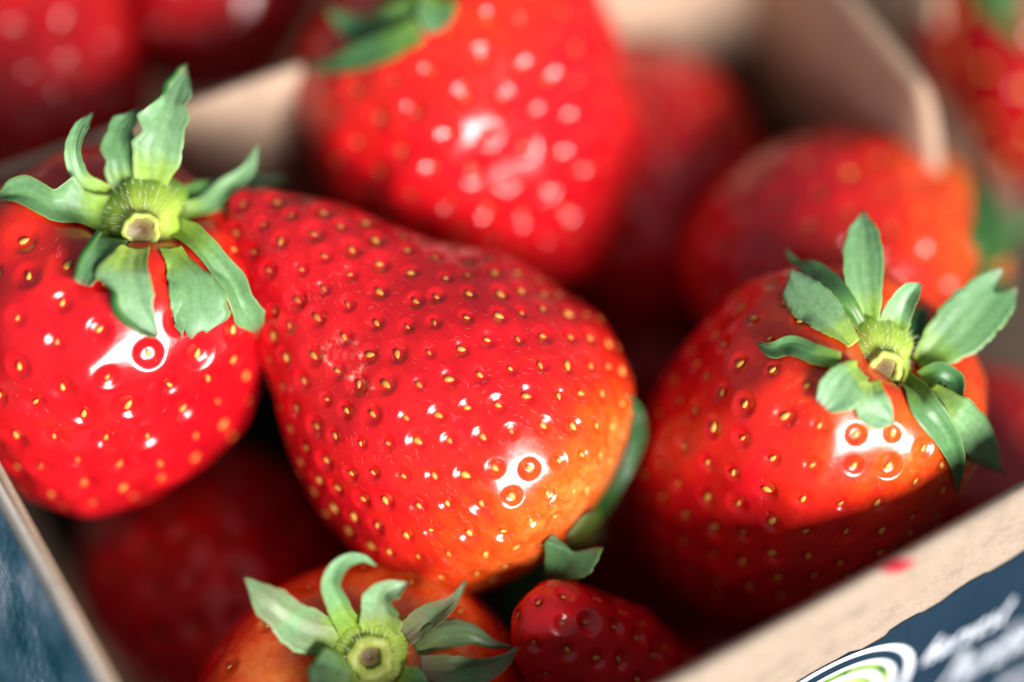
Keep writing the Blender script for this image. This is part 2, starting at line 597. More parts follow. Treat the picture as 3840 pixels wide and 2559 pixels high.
    for k in range(n_seeds):
        n = Vector(SN[k])
        wp = Mx @ (Vector(SP[k]) * MM)
        view = (CAM * MM - wp).normalized()
        if (R3 @ n).dot(view) < -0.25:
            continue
        up = Vector((0, 0, 1)) - n * n.z
        if up.length < 1e-4:
            up = Vector((1, 0, 0))
        up.normalize()
        a = r_.normal(0, 0.40)
        xx = up.cross(n)
        up2 = up * math.cos(a) + xx * math.sin(a)
        xx = up2.cross(n)
        us = U[int(np.argmin(((V0 - SP[k]) ** 2).sum(1)))]
        pos = Vector(SP[k]) - n * (pd * size[k] - us - 0.13 * seed_size)
        o = bpy.data.objects.new('seed', SEED_ME[int(r_.integers(5))])
        g = size[k] * seed_size * (0.50 + 0.30 * r_.random())
        o.matrix_basis = Matrix(((xx.x * g, up2.x * g, n.x * g, pos.x * MM), (xx.y * g, up2.y * g, n.y * g, pos.y * MM),
                                 (xx.z * g, up2.z * g, n.z * g, pos.z * MM), (0, 0, 0, 1)))
        z = SP[k][2] / L
        f = min(1, max(0, (seed_yellow - 0.5) * 0.8 + 1.15 * (z - 0.12) + r_.normal(0, 0.16)))
        c0_, c1_ = (0.46, 0.13, 0.03), (0.86, 0.52, 0.08)
        o.color = tuple(c0_[q] * (1 - f) + c1_[q] * f for q in range(3)) + (1,)
        link(o, root)
    if hair:
        hv, hf = [], []
        hs = r_.random(hair) * 0.8 + 0.18
        ht = r_.random(hair) * 2 * math.pi
        HP = surf(hs, ht); HN = normal(hs, ht)
        for k in range(hair):
            n = Vector(HN[k])
            if (R3 @ n).dot(CAM_B) < -0.35:
                continue
            t1 = (Vector((0, 0, 1)) - n * n.z).normalized(); t2 = n.cross(t1)
            a = r_.normal(0.1, 0.45)
            dr = t1 * math.cos(a) + t2 * math.sin(a)
            ln = 0.35 + 0.55 * r_.random()
            lift = 0.15 + 0.5 * r_.random()
            w = n.cross(dr) * 0.0075
            p0 = Vector(HP[k]) - n * 0.02
            p1 = p0 + dr * ln * 0.5 + n * lift * ln * 0.6
            p2 = p0 + dr * ln + n * lift * ln * 0.75
            b = len(hv)
            hv += [p0 - w, p0 + w, p1 + w * 0.8, p1 - w * 0.8, p2]
            hf += [(b, b + 1, b + 2, b + 3), (b + 3, b + 2, b + 4)]
        h = obj('fuzz', mesh_from('fuzz', np.array([tuple(v) for v in hv]) * MM, hf, M_HAIR), root)
        h['kind'] = 'stuff'
    B = Berry()
    B.root, B.M, B.Minv, B.L, B.R, B.axis, B.center = root, Mx, Minv, L, R, ax, Vector(center)
    wv = [Mx @ Vector(v) / MM for v in verts[::1]] if nz * nt_ < 60000 else None
    if wv is None:
        st = 3
        ii = np.arange(0, nr, st); jj = np.arange(0, nt_, st)
        id2 = idx[np.ix_(ii, jj)]
        vv = verts[id2.ravel()]
        wv = [Mx @ Vector(v) / MM for v in vv]
        ni, nj = id2.shape
        fc = [(a * nj + b, (a + 1) * nj + b, (a + 1) * nj + (b + 1) % nj, a * nj + (b + 1) % nj) for a in range(ni - 1) for b in range(nj)]
        B.bvh = BVHTree.FromPolygons(wv, fc)
    else:
        B.bvh = BVHTree.FromPolygons([Mx @ Vector(v) / MM for v in verts], faces)
    B.cal = Mx @ Vector(cal[0] * MM) / MM
    BERRIES[key] = B
    return B


def hit_depth(B, px, py):
    r = ray(px, py)
    h = B.bvh.ray_cast(CAM, r.normalized())
    if h[0] is None:
        return None
    return h[3] / r.length


# ------------------------------------------------------------------ calyx
def calyx(B, pos, axis, r0, r1, h, cut_r, cut_depth=0.5, base_sink=1.0, seed=0):
    """short green receptacle and stem stub; pos = centre of its foot in mm, axis out along the stub"""
    r_ = np.random.default_rng(100 + seed)
    a = Vector(axis).normalized()
    x = a.orthogonal().normalized(); y = a.cross(x)
    prof = [(r0 * 1.06, -base_sink), (r0, 0.1 * h), (r0 * 0.92, 0.30 * h), (r0 * 0.5 + r1 * 0.5, 0.58 * h), (r1 * 1.02, 0.84 * h), (r1, h), (cut_r, h * 1.0 + 0.02), (cut_r * 0.9, h - cut_depth)]
    pr = catmull(prof, 26)
    n = 36
    ph = r_.random(4) * 6.28
    vs, al = [], []
    for (rad, z) in pr:
        for j in range(n):
            t = 2 * math.pi * j / n
            k = 1 + 0.05 * math.sin(5 * t + ph[0]) + 0.04 * math.sin(9 * t + ph[1]) + 0.03 * math.sin(3 * t + ph[2])
            p = Vector(pos) + (x * math.cos(t) + y * math.sin(t)) * rad * k + a * (z + 0.12 * math.sin(4 * t + ph[3]) * max(0, z / h))
            vs.append(B.Minv @ (p * MM)); al.append(max(0, min(1, z / h)))
    fs = [(i * n + j, i * n + (j + 1) % n, (i + 1) * n + (j + 1) % n, (i + 1) * n + j) for i in range(len(pr) - 1) for j in range(n)]
    o = obj('calyx', mesh_from('calyx', vs, fs, M_STUB, True, {'along': al}), B.root)
    # the cut end of the stem
    vs2, al2 = [], []
    rings = 5
    for i in range(rings):
        rad = cut_r * 0.98 * (1 - i / (rings - 0.6))
        for j in range(20):
            t = 2 * math.pi * j / 20
            p = Vector(pos) + (x * math.cos(t) + y * math.sin(t)) * rad + a * (h - cut_depth + (0.10 * r_.random() if i else 0.0) - 0.12 * i)
            vs2.append(B.Minv @ (p * MM)); al2.append(i / (rings - 1))
    fs2 = [(i * 20 + j, i * 20 + (j + 1) % 20, (i + 1) * 20 + (j + 1) % 20, (i + 1) * 20 + j) for i in range(rings - 1) for j in range(20)]
    fs2.append(tuple((rings - 1) * 20 + j for j in range(20)))
    obj('stem_end', mesh_from('stem_end', vs2, fs2, M_CUT, True, {'along': al2}), o)
    hv, hf = [], []
    for k in range(260):
        t = r_.random() * 6.283; i = int(r_.integers(6, 21))
        q = Vector(vs[i * n + int(t / 6.2832 * n) % n]) / MM
        axl = (B.Minv.to_3x3() @ a).normalized()
        cen = (B.Minv @ (Vector(pos) * MM)) / MM
        out = (q - cen); out -= axl * out.dot(axl)
        if out.length < 1e-3:
            continue
        out.normalize()
        dr = (out * (0.7 + 0.5 * r_.random()) + axl * (0.2 + 0.9 * r_.random()) + Vector(r_.normal(0, 0.25, 3))).normalized()
        w = dr.cross(axl).normalized() * 0.012
        e = q + dr * (0.5 + 0.7 * r_.random())
        b0 = len(hv)
        hv += [q - w, q + w, e]
        hf.append((b0, b0 + 1, b0 + 2))
    fz = obj('fuzz', mesh_from('fuzz', [v * MM for v in hv], hf, M_DOWN), o)
    fz['kind'] = 'stuff'
    B.calyx = o
    return o


def sepal(B, d0, pts, wl, wr=None, cup=0.0, nrm=(0, 0, 1), endp=None, dry=0.0, under=0.0, n=46, m=13, fold=None, clear=0.25, thick=0.11, twist=0.0):
    """pts: (px, py, dz) along the midrib, dz mm behind (+) or before (-) the calyx distance d0;
    wl / wr: half widths (photo px) left and right of the midrib at even stations; endp: tip outline (u, t)"""
    wr = wr or wl
    ctrl = []
    for (px, py, dz) in pts:
        d = d0 + dz
        hd = hit_depth(B, px, py)
        if hd is not None and d > hd - 0.7:
            d = hd - 0.7
        ctrl.append(at(px, py, d))
    big = catmull(np.array([tuple(c) for c in ctrl]), 200)
    nv = cdir(nrm).normalized()
    scale = d0 / F_PX
    ul = np.linspace(-1, 1, m)
    ex = np.interp(ul, [e[0] for e in endp], [e[1] for e in endp]) if endp else np.ones(m)
    P = np.zeros((n, m, 3)); Q = np.zeros((n, m, 3)); al = np.zeros((n, m)); ac = np.zeros((n, m))
    tl = np.linspace(0, 1, len(wl)); tr = np.linspace(0, 1, len(wr))
    kk = np.linspace(0, 1, 200)
    tang = np.gradient(big, axis=0)
    for i in range(n):
        for j in range(m):
            t = i / (n - 1) * ex[j]
            c = np.array([np.interp(t, kk, big[:, q]) for q in range(3)])
            tg = Vector([np.interp(t, kk, tang[:, q]) for q in range(3)]).normalized()
            sdv = tg.cross(nv)
            if sdv.length < 1e-3:
                sdv = tg.orthogonal()
            sdv.normalize()
            nn = sdv.cross(tg)
            if twist:
                q = Matrix.Rotation(twist * t, 3, tg)
                sdv = q @ sdv; nn = q @ nn
            u = ul[j]
            w = np.interp(t, tl, wl) if u < 0 else np.interp(t, tr, wr)
            w *= scale * (1 + 0.07 * mnoise.noise((t * 16, 3.0 * (u > 0), d0 + pts[0][0] * 0.1)) + 0.05 * mnoise.noise((t * 45, 7.0 * (u > 0), pts[0][1] * 0.1)))
            lift = cup * abs(u) ** 1.7 * min(1, w / 1.2)
            p = Vector(c)
            if fold and ((u > 0) == (fold[0] > 0)) and abs(u) > fold[1] and t > fold[2]:
                f = (abs(u) - fold[1]) / (1 - fold[1])
                base_u = fold[1]
                amt = min(1, (t - fold[2]) / 0.18)
                out = w * (base_u + (1 - base_u) * f * (1 - 1.5 * amt * f))
                p = p + sdv * math.copysign(out, u) + nn * (lift + amt * fold[3] * math.sin(min(1, f * 1.25) * math.pi * 0.75))
            else:
                p = p + sdv * (u * w) + nn * lift
            p = p + nn * (0.10 * math.sin(t * 9 + u * 3 + d0) + 0.06 * math.sin(u * 11 + t * 4))
            P[i, j] = p; Q[i, j] = nn; al[i, j] = t; ac[i, j] = u
    # keep off the fruit
    for i in range(n):
        for j in range(m):
            p = Vector(P[i, j])
            loc, nor, _, dist = B.bvh.find_nearest(p, 6.0)
            if loc is not None:
                if nor.dot(loc - B.center) < 0:
                    nor = -nor
                if (p - loc).dot(nor) < clear + thick:
                    P[i, j] = loc + nor * (clear + thick)
    # surface normals for the thickness
    du = np.gradient(P, axis=0); dv = np.gradient(P, axis=1)
    nn = np.cross(dv, du)
    nn /= np.linalg.norm(nn, axis=-1, keepdims=True) + 1e-12
    sg = np.sign((nn * Q).sum(-1).mean()) or 1
    nn *= sg
    edge = np.minimum(1, (1 - np.abs(ul)) * 5 + 0.25)[None, :, None]
    top = P.reshape(-1, 3); bot = (P - nn * thick * edge).reshape(-1, 3)
    vs = np.vstack([top, bot])
    g = np.arange(n * m).reshape(n, m)
    fs = []
    k = n * m
    for i in range(n - 1):
        for j in range(m - 1):
            a, b, c, d = int(g[i, j]), int(g[i + 1, j]), int(g[i + 1, j + 1]), int(g[i, j + 1])
            fs.append((a, b, c, d)); fs.append((a + k, d + k, c + k, b + k))
    loop = [int(v) for v in list(g[0, :]) + list(g[1:, -1]) + list(g[-1, -2::-1]) + list(g[-2:0:-1, 0])]
    for a, b in zip(loop, loop[1:] + loop[:1]):
        fs.append((a, b, b + k, a + k))
    verts = [B.Minv @ (Vector(v) * MM) for v in vs]
    att = {'along': np.r_[al.ravel(), al.ravel()], 'across': np.r_[ac.ravel(), ac.ravel()],
           'under': np.r_[np.full(k, under), np.full(k, 1.0 if under < 0.5 else 0.0)], 'dry': np.full(2 * k, dry)}
    return obj('sepal', mesh_from('sepal', verts, fs, M_LEAF, True, att), B.calyx)


def depth_of(p):
    return (CAM - Vector(p)).dot(CAM_B)


def place(px, py, d):
    return at(px, py, d)


# ------------------------------------------------------------------ the punnet
def panel(name, p0, p1, inward, thick, z_bot, mat, parent, org, top=None, ns=60, wob=0.12, seed=0, round_=None, flare=0.0):
    """upright cardboard wall from rim point p0 to p1 (outer top edge, mm), thick towards `inward`"""
    r_ = np.random.default_rng(seed)
    ph = r_.random(4) * 6.28
    p0, p1 = Vector(p0), Vector(p1)
    inw = Vector((inward[0], inward[1], 0)).normalized()
    rr = round_ if round_ is not None else thick * 0.42
    vs, fs = [], []
    for i in range(ns + 1):
        s = i / ns
        c = p0.lerp(p1, s)
        zt = c.z if top is None else top(s, c.z)
        zt += wob * (math.sin(s * 13 + ph[0]) * 0.5 + math.sin(s * 31 + ph[1]) * 0.25)
        wv = inw * (0.25 * math.sin(s * 6 + ph[2]))
        pr = [(0, z_bot), (0, (z_bot + zt) * 0.5), (0, zt - rr), (rr * 0.3, zt - rr * 0.3), (rr, zt), (thick - rr, zt), (thick - rr * 0.3, zt - rr * 0.3), (thick, zt - rr), (thick, (z_bot + zt) * 0.5), (thick, z_bot)]
        for (o_, z) in pr:
            q = Vector((c.x, c.y, 0)) + inw * (o_ - flare * (1 - (z - z_bot) / (zt - z_bot))) + wv * max(0, (z - z_bot) / (zt - z_bot)); q.z = z
            vs.append((q - org) * MM)
    k = 10
    for i in range(ns):
        for j in range(k):
            a, b = i * k + j, i * k + (j + 1) % k
            fs.append((a, b, b + k, a + k))
    fs.append(tuple(range(k))); fs.append(tuple(ns * k + j for j in range(k - 1, -1, -1)))
    me = mesh_from(name, vs, fs, mat, True)
    me.polygons.foreach_set('use_smooth', [len(p.vertices) == 4 for p in me.polygons])
    o = obj(name, me, parent)
    bm = bmesh.new(); bm.from_mesh(me); bmesh.ops.recalc_face_normals(bm, faces=bm.faces); bm.to_mesh(me); bm.free()
    return o


RP1 = at_z(958, 3474, H_RIM)           # near corner
RP2 = at_z(-523, 808, H_RIM)           # left corner


def push(px, py, k):
    d = depth_of(at_z(px, py, H_RIM))
    return at(px, py, d * k)


RP2 = push(-523, 808, 1.01)
RP3 = push(2890, -420, 1.025)          # far corner, the back wall stands a little lower
RP4 = at_z(4490, 1510, H_RIM)
print('rim', RP1, RP2, RP3, RP4)
def plane_hit(px, py, a, b, off=0.0):
    """where the photo point lies on the upright plane through a-b (moved outward by off): (s, z, point)"""
    a = Vector(a); b = Vector(b)
    e = Vector((b.x - a.x, b.y - a.y, 0)); ln = e.length; e.normalize()
    nrm = Vector((e.y, -e.x, 0))
    o_ = a + nrm * off
    r = ray(px, py)
    t = (o_ - CAM).dot(nrm) / r.dot(nrm)
    p = CAM + r * t
    return (p - o_).dot(e) / ln, p.z, p


org = Vector((RP1.x, RP1.y, 0))
punnet = thing('fruit_punnet', 'open kraft cardboard punnet with navy printed front, filled with large strawberries', 'punnet',
               Matrix.Translation(org * MM), 'cardboard punnets')
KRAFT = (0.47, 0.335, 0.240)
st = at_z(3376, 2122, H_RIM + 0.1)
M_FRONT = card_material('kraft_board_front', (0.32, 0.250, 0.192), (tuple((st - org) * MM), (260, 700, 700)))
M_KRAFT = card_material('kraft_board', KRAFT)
M_KRAFT_SHADE = card_material('kraft_board_shade', (0.40, 0.27, 0.19))  # same kraft darkened: the right wall's shade put into its colour
M_SHADE_BROWN = card_material('shade_brown_board', (0.15, 0.10, 0.068))  # shadow on the third punnet's walls, put into the board colour
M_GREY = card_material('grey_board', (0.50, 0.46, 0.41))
e1 = Vector((RP4.x - RP1.x, RP4.y - RP1.y, 0)).normalized(); in_front = Vector((-e1.y, e1.x, 0))
e2 = Vector((RP1.x - RP2.x, RP1.y - RP2.y, 0)).normalized(); in_left = Vector((-e2.y, e2.x, 0))
e3 = Vector((RP2.x - RP3.x, RP2.y - RP3.y, 0)).normalized(); in_back = Vector((-e3.y, e3.x, 0))
e4 = Vector((RP3.x - RP4.x, RP3.y - RP4.y, 0)).normalized(); in_right = Vector((-e4.y, e4.x, 0))
T_ = 1.7
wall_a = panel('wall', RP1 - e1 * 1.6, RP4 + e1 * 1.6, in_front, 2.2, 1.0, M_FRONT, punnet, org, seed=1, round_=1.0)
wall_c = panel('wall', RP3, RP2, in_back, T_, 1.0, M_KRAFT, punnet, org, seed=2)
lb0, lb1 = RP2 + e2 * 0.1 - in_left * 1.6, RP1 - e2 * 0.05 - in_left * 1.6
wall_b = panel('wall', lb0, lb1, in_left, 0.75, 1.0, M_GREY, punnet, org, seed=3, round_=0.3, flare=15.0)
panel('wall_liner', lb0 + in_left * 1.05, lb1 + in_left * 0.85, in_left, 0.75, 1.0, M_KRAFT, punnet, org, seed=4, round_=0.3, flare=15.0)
s_cut = plane_hit(3622, 575, RP4, RP3)[0]


def right_top(s, z):
    k = (s - s_cut) / 0.11
    if k >= 1:
        return z
    if k <= 0:
        return z - 42 + 1.5 * math.sin(s * 9)
    return z - 42 * (1 - math.sqrt(max(0, 1 - (1 - k) ** 2)))


wall_d = panel('wall', RP4 - e4 * 0, RP3, in_right, 1.9, 1.0, M_KRAFT_SHADE, punnet, org, top=right_top, ns=160, seed=5)
# floor of the punnet
fl = [RP1 + (in_front + in_left) * 0.9, RP4 + (in_front + in_right) * 0.9, RP3 + (in_back + in_right) * 0.9, RP2 + (in_back + in_left) * 0.9]
vs = [(Vector((p.x, p.y, z)) - org) * MM for z in (0.6, 2.0) for p in fl]
obj('base', mesh_from('base', vs, [(3, 2, 1, 0), (4, 5, 6, 7)] + [(i, (i + 1) % 4, 4 + (i + 1) % 4, 4 + i) for i in range(4)], M_KRAFT, False), punnet)

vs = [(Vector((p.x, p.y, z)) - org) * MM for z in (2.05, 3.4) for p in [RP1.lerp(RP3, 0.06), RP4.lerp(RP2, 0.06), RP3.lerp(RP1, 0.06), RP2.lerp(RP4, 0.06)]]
shade_m = card_material('shade_black', (0.018, 0.017, 0.02))  # added black sheet on the floor, keeps the gaps between berries dark
obj('shade_sheet', mesh_from('shade_sheet', vs, [(3, 2, 1, 0), (4, 5, 6, 7)] + [(i, (i + 1) % 4, 4 + (i + 1) % 4, 4 + i) for i in range(4)], shade_m, False), punnet)


def sheet(name, a, b, off, tops, z_bot, mat, parent, ns=120, rows=2, flare=0.0):
    """thin printed sheet glued on the outer face of wall a-b; tops = (s, z) outline of its upper edge"""
    a = Vector(a); b = Vector(b)
    e = Vector((b.x - a.x, b.y - a.y, 0)); ln = e.length; e.normalize()
    nrm = Vector((e.y, -e.x, 0))
    tx = [t[0] for t in tops]; tz = [t[1] for t in tops]
    ss = sorted(set(list(np.linspace(tx[0], tx[-1], ns)) + tx))
    vs, fs = [], []
    for s in ss:
        zt = float(np.interp(s, tx, tz))
        for k in range(rows + 1):
            z = zt + (z_bot - zt) * k / rows
            p = a + e * ln * s + nrm * (off + flare * (1 - (z - 1.0) / (a.z + (b.z - a.z) * s - 1.0))); p.z = z
            vs.append((p - org) * MM)
    r = rows + 1
    for i in range(len(ss) - 1):
        for k in range(rows):
            fs.append((i * r + k, i * r + k + 1, (i + 1) * r + k + 1, (i + 1) * r + k))
    return obj(name, mesh_from(name, vs, fs, mat, False), parent)


edge_px = [(3015, 2555), (3100, 2497), (3189, 2446), (3232, 2437), (3321, 2386), (3339, 2364), (3385, 2334), (3443, 2302), (3464, 2296), (3536, 2254),
           (3582, 2218), (3640, 2180), (3696, 2150), (3714, 2146), (3793, 2100), (3838, 2070)]
tops = [plane_hit(x, y, RP1, RP4, 0.3)[:2] for x, y in edge_px]
s_a, z_a = tops[0]; s_b, z_b = tops[-1]
lead = [(s, z_a + 0.35 * math.sin(s * 40) + 0.2 * math.sin(s * 97)) for s in np.linspace(0.0, s_a - 0.02, 22)]
tail = [(s, z_b + 0.35 * math.sin(s * 45)) for s in np.linspace(s_b + 0.02, 1.0, 10)]
print('depths', depth_of(plane_hit(3339, 2364, RP1, RP4)[2]), depth_of(plane_hit(3600, 2420, RP1, RP4)[2]), depth_of(st))
print('edge z', z_a, z_b, 's', s_a, s_b)
navy = sheet('print', RP1, RP4, 0.32, [(float(s), float(z)) for s, z in lead] + [(float(s), float(z)) for s, z in tops] + [(float(s), float(z)) for s, z in tail], 2.0, M_NAVY, punnet)
navy['label'] = 'navy blue print with a round emblem and white handwriting'
blue = sheet('print', RP2 - in_left * 1.6, RP1 - in_left * 1.6, 0.32, [(0.01, RP2.z - 0.5), (0.5, (RP2.z + RP1.z) / 2 - 0.55), (0.99, RP1.z - 0.6)], 2.0, M_BLUE, punnet, rows=20, flare=15.0)
blue['label'] = 'blotchy teal and blue printed side'


def ribbon(name, polys, width, off, mat, parent, taper=True):
    """brush strokes printed on the front wall; polys = lists of photo points"""
    vs, fs = [], []
    a, b = RP1, RP4
    e = Vector((b.x - a.x, b.y - a.y, 0)).normalized()
    nrm = Vector((e.y, -e.x, 0))
    for pi, pl in enumerate(polys):
        pts = catmull([tuple(plane_hit(x, y, a, b, off)[2]) for x, y in pl], max(8, 7 * len(pl)))
        k = len(pts)
        tg = np.gradient(pts, axis=0)
        base = len(vs)
        for i in range(k):
            t = Vector(tg[i]).normalized()
            sd = t.cross(nrm)
            w = width * ((0.45 + 0.55 * math.sin(math.pi * (0.12 + 0.76 * i / (k - 1)))) if taper else 1)
            c = Vector(pts[i]) + nrm * (0.004 * i + 0.03 * pi)
            vs += [(c + sd * w - org) * MM, (c - sd * w - org) * MM]
        for i in range(k - 1):
            q = base + 2 * i
            fs.append((q, q + 1, q + 3, q + 2))
    return obj(name, mesh_from(name, vs, fs, mat, False), parent)


# handwriting: letters in a small slanted frame (x along the line, y up the stroke)
GLYPH = {
    'h': (0.62, [[(0.28, 1.75), (0.1, 0.9), (0, 0)], [(0.04, 0.45), (0.3, 0.95), (0.46, 0.6), (0.42, 0.05), (0.6, 0.15)]]),
    'a': (0.66, [[(0.5, 0.85), (0.2, 0.95), (0.02, 0.4), (0.18, 0.02), (0.42, 0.4), (0.52, 0.9)], [(0.52, 0.9), (0.44, 0.2), (0.64, 0.12)]]),
    'r': (0.48, [[(0.1, 0.95), (0.04, 0.0)], [(0.06, 0.55), (0.28, 0.98), (0.46, 0.82)]]),
    'v': (0.50, [[(0.04, 0.95), (0.14, 0.05), (0.46, 0.98)]]),
    'e': (0.50, [[(0.05, 0.45), (0.38, 0.62), (0.26, 0.98), (0.04, 0.5), (0.2, 0.02), (0.46, 0.25)]]),
    's': (0.46, [[(0.40, 0.9), (0.16, 0.92), (0.18, 0.6), (0.36, 0.32), (0.18, 0.02), (0.0, 0.12)]]),
    't': (0.44, [[(0.26, 1.6), (0.12, 0.5), (0.2, 0.02), (0.4, 0.15)], [(0.0, 1.08), (0.42, 1.16)]]),
    'J': (0.95, [[(0.15, 1.75), (0.75, 1.95), (0.72, 1.2), (0.5, 0.0), (0.2, -0.6), (-0.1, -0.35), (0.3, 0.1)]]),
    'd': (0.68, [[(0.48, 0.85), (0.2, 0.92), (0.02, 0.4), (0.2, 0.02), (0.44, 0.4)], [(0.72, 1.85), (0.5, 0.7), (0.48, 0.1), (0.64, 0.12)]]),
    'i': (0.34, [[(0.16, 0.95), (0.1, 0.2), (0.28, 0.1)], [(0.24, 1.35), (0.26, 1.48)]]),
    'n': (0.66, [[(0.1, 0.95), (0.02, 0.0)], [(0.05, 0.5), (0.32, 0.97), (0.46, 0.65), (0.42, 0.08), (0.62, 0.15)]]),
}


def write(word, x0, y0, ux, uy, size, width, off):
    x = 0.0
    for ch in word:
        adv, strokes = GLYPH[ch]
        polys = [[(x0 + ux[0] * (x + p[0]) * size + uy[0] * p[1] * size, y0 + ux[1] * (x + p[0]) * size + uy[1] * p[1] * size) for p in s] for s in strokes]
        ribbon('letter', polys, width, off, M_WHITE, navy)
        x += adv * 1.22 + 0.10


UX = (0.88, -0.475); UY = (0.50, -0.86)
write('harvest', 3455, 2494, UX, UY, 70, 0.30, 0.42)
write('Jardin', 3490, 2606, UX, UY, 84, 0.38, 0.42)
write('harvest', 3740, 2620, UX, UY, 56, 0.28, 0.42)


# round emblem: white rings round a leafy green picture
def conic_pts(pxs):
    """ellipse through the seen arc, measured on the wall face (s, z in mm)"""
    e = Vector((RP4.x - RP1.x, RP4.y - RP1.y, 0)); ln = e.length
    return [(h[0] * ln, h[1]) for h in (plane_hit(x, y, RP1, RP4, 0.4) for x, y in pxs)]


arc = np.array(conic_pts([(3015, 2557), (3078, 2505), (3155, 2462), (3231, 2434), (3308, 2416), (3372, 2424), (3407, 2452), (3410, 2490), (3407, 2559)]))
A_ = np.c_[2 * arc, np.ones(len(arc))]
c_ = np.linalg.lstsq(A_, (arc ** 2).sum(1), rcond=None)[0]
EC = (c_[0], c_[1]); ER = math.sqrt(c_[2] + c_[0] ** 2 + c_[1] ** 2)
print('emblem', EC, ER)


def ring(name, r0, r1, off, mat, n=96, sx=1.0, dx=0, dz=0):
    e = Vector((RP4.x - RP1.x, RP4.y - RP1.y, 0)).normalized(); nrm = Vector((e.y, -e.x, 0))
    vs, fs = [], []
    for i in range(n):
        t = 2 * math.pi * i / n
        for r in (r0, r1):
            p = RP1 + e * (EC[0] + dx + r * sx * math.cos(t)) + nrm * off
            p.z = max(2.2, EC[1] + dz + r * math.sin(t))
            vs.append((p - org) * MM)
    for i in range(n):
        a, b = 2 * i, 2 * ((i + 1) % n)
        fs.append((a, a + 1, b + 1, b))
    return obj(name, mesh_from(name, vs, fs, mat, False), navy)


ring('emblem_ring', ER * 0.925, ER, 0.44, M_WHITE)
ring('emblem_ring', ER * 0.745, ER * 0.80, 0.44, M_WHITE, dx=ER * 0.03)
ring('emblem_ring', ER * 0.575, ER * 0.65, 0.44, M_WHITE, dx=ER * 0.05)
ring('emblem_picture', 0.02, ER * 0.76, 0.38, M_GREEN, dx=ER * 0.03)

# ------------------------------------------------------------------ neighbouring punnets and the table
tbl_m, nt, p = new_mat('table_wood')
n1 = noise_tex(nt, 14, 6, 0.6)
r = ramp(nt, [(0.3, (0.05, 0.035, 0.025)), (0.7, (0.11, 0.08, 0.055))])
nt.links.new(n1.outputs[0], r.inputs[0]); nt.links.new(r.outputs[0], p.inputs['Base Color'])
p.inputs['Roughness'].default_value = 0.6
bm = bmesh.new()
bmesh.ops.create_cube(bm, size=1)
for v in bm.verts:
    v.co = Vector((v.co.x * 0.9, v.co.y * 0.9 + 0.15, v.co.z * 0.03 - 0.0152))
me = bpy.data.meshes.new('table_top'); bm.to_mesh(me); bm.free(); me.materials.append(tbl_m)
tb = obj('table_top', me); tb['kind'] = 'structure'; tb['label'] = 'dark wooden table top under the punnets'


def neighbour(label, corners, tops_, mats, t=0.5):
    """corners counter-clockwise on the ground; tops_ = (z0, z1) per wall or a function"""
    o_ = Vector((corners[0].x, corners[0].y, 0))
    root = thing('fruit_punnet', label, 'punnet', Matrix.Translation(o_ * MM), 'cardboard punnets')
    k = len(corners)
    for i in range(k):
        a, b = corners[i].copy(), corners[(i + 1) % k].copy()
        e = Vector((b.x - a.x, b.y - a.y, 0)).normalized(); inn = Vector((-e.y, e.x, 0))
        tp = tops_[i]
        a.z = b.z = 0
        if i % 2:
            a += e * (t + 0.05); b -= e * (t + 0.05)
        if callable(tp):
            a.z = b.z = 60
            panel('wall', a, b, inn, t, 1.0, mats[i], root, o_, top=tp, ns=120, seed=20 + i)
        else:
            a.z, b.z = tp
            panel('wall', a, b, inn, t, 1.0, mats[i], root, o_, seed=20 + i)
    vs = []
    for z in (0.5, 1.9):
        for c in corners:
            q = c + (sum(corners, Vector()) / k - c) * 0.015
            vs.append((Vector((q.x, q.y, z)) - o_) * MM)
    obj('base', mesh_from('base', vs, [(3, 2, 1, 0), (4, 5, 6, 7)] + [(i, (i + 1) % 4, 4 + (i + 1) % 4, 4 + i) for i in range(4)], M_KRAFT, False), root)
    return root


# behind the back wall
ob = -in_back
n0 = RP2 + ob * 2.2; n1_ = RP3 + ob * 2.2 + e3 * 14
for q in (n0, n1_):
    q.z = 0
n2_ = n1_ + ob * 84; n3_ = n0 + ob * 84
neighbour('second kraft punnet of strawberries behind the printed one', [n0, n1_, n2_, n3_], [(46, 44), (50, 50), (50, 50), (50, 50)], [M_KRAFT] * 4)
# beyond the right wall: its tall left flap shows over the near punnet's rim
orr = -in_right
OFF = 15.0
fl_px = [(3655, 660), (3618, 560), (3560, 400), (3538, 260), (3531, 60), (3530, -120)]
fh = [plane_hit(x, y, RP4, RP3, OFF) for x, y in fl_px]
print('flap', [(round(h[0], 3), round(h[1], 1)) for h in fh])
c0 = RP4 + orr * OFF; c1 = RP3 + orr * OFF + e4 * 16
ln4 = (Vector((RP3.x, RP3.y, 0)) - Vector((RP4.x, RP4.y, 0))).length
m0 = c0 + e4 * ln4 * fh[0][0]; m0.z = 0; c1.z = 0
f_s = [(h[0] - fh[0][0]) * ln4 / (c1 - m0).length for h in fh]; f_z = [h[1] for h in fh]


def flap_top(s, z):
    return float(np.interp(s, f_s, f_z))


e5 = (e1 * 0.93 + e4 * 0.10).normalized()
m1 = m0 + e5 * 70
m2 = c1 + e5 * 70
neighbour('third kraft punnet on the right with a tall torn corner flap', [m0, m1, m2, c1], [(fh[0][1], fh[0][1]), (50, 50), (50, 50), lambda s, z: flap_top(1 - s, z)], [M_SHADE_BROWN, M_SHADE_BROWN, M_SHADE_BROWN, M_KRAFT])
# ------------------------------------------------------------------ the strawberries
GP = 'strawberries in the punnet'
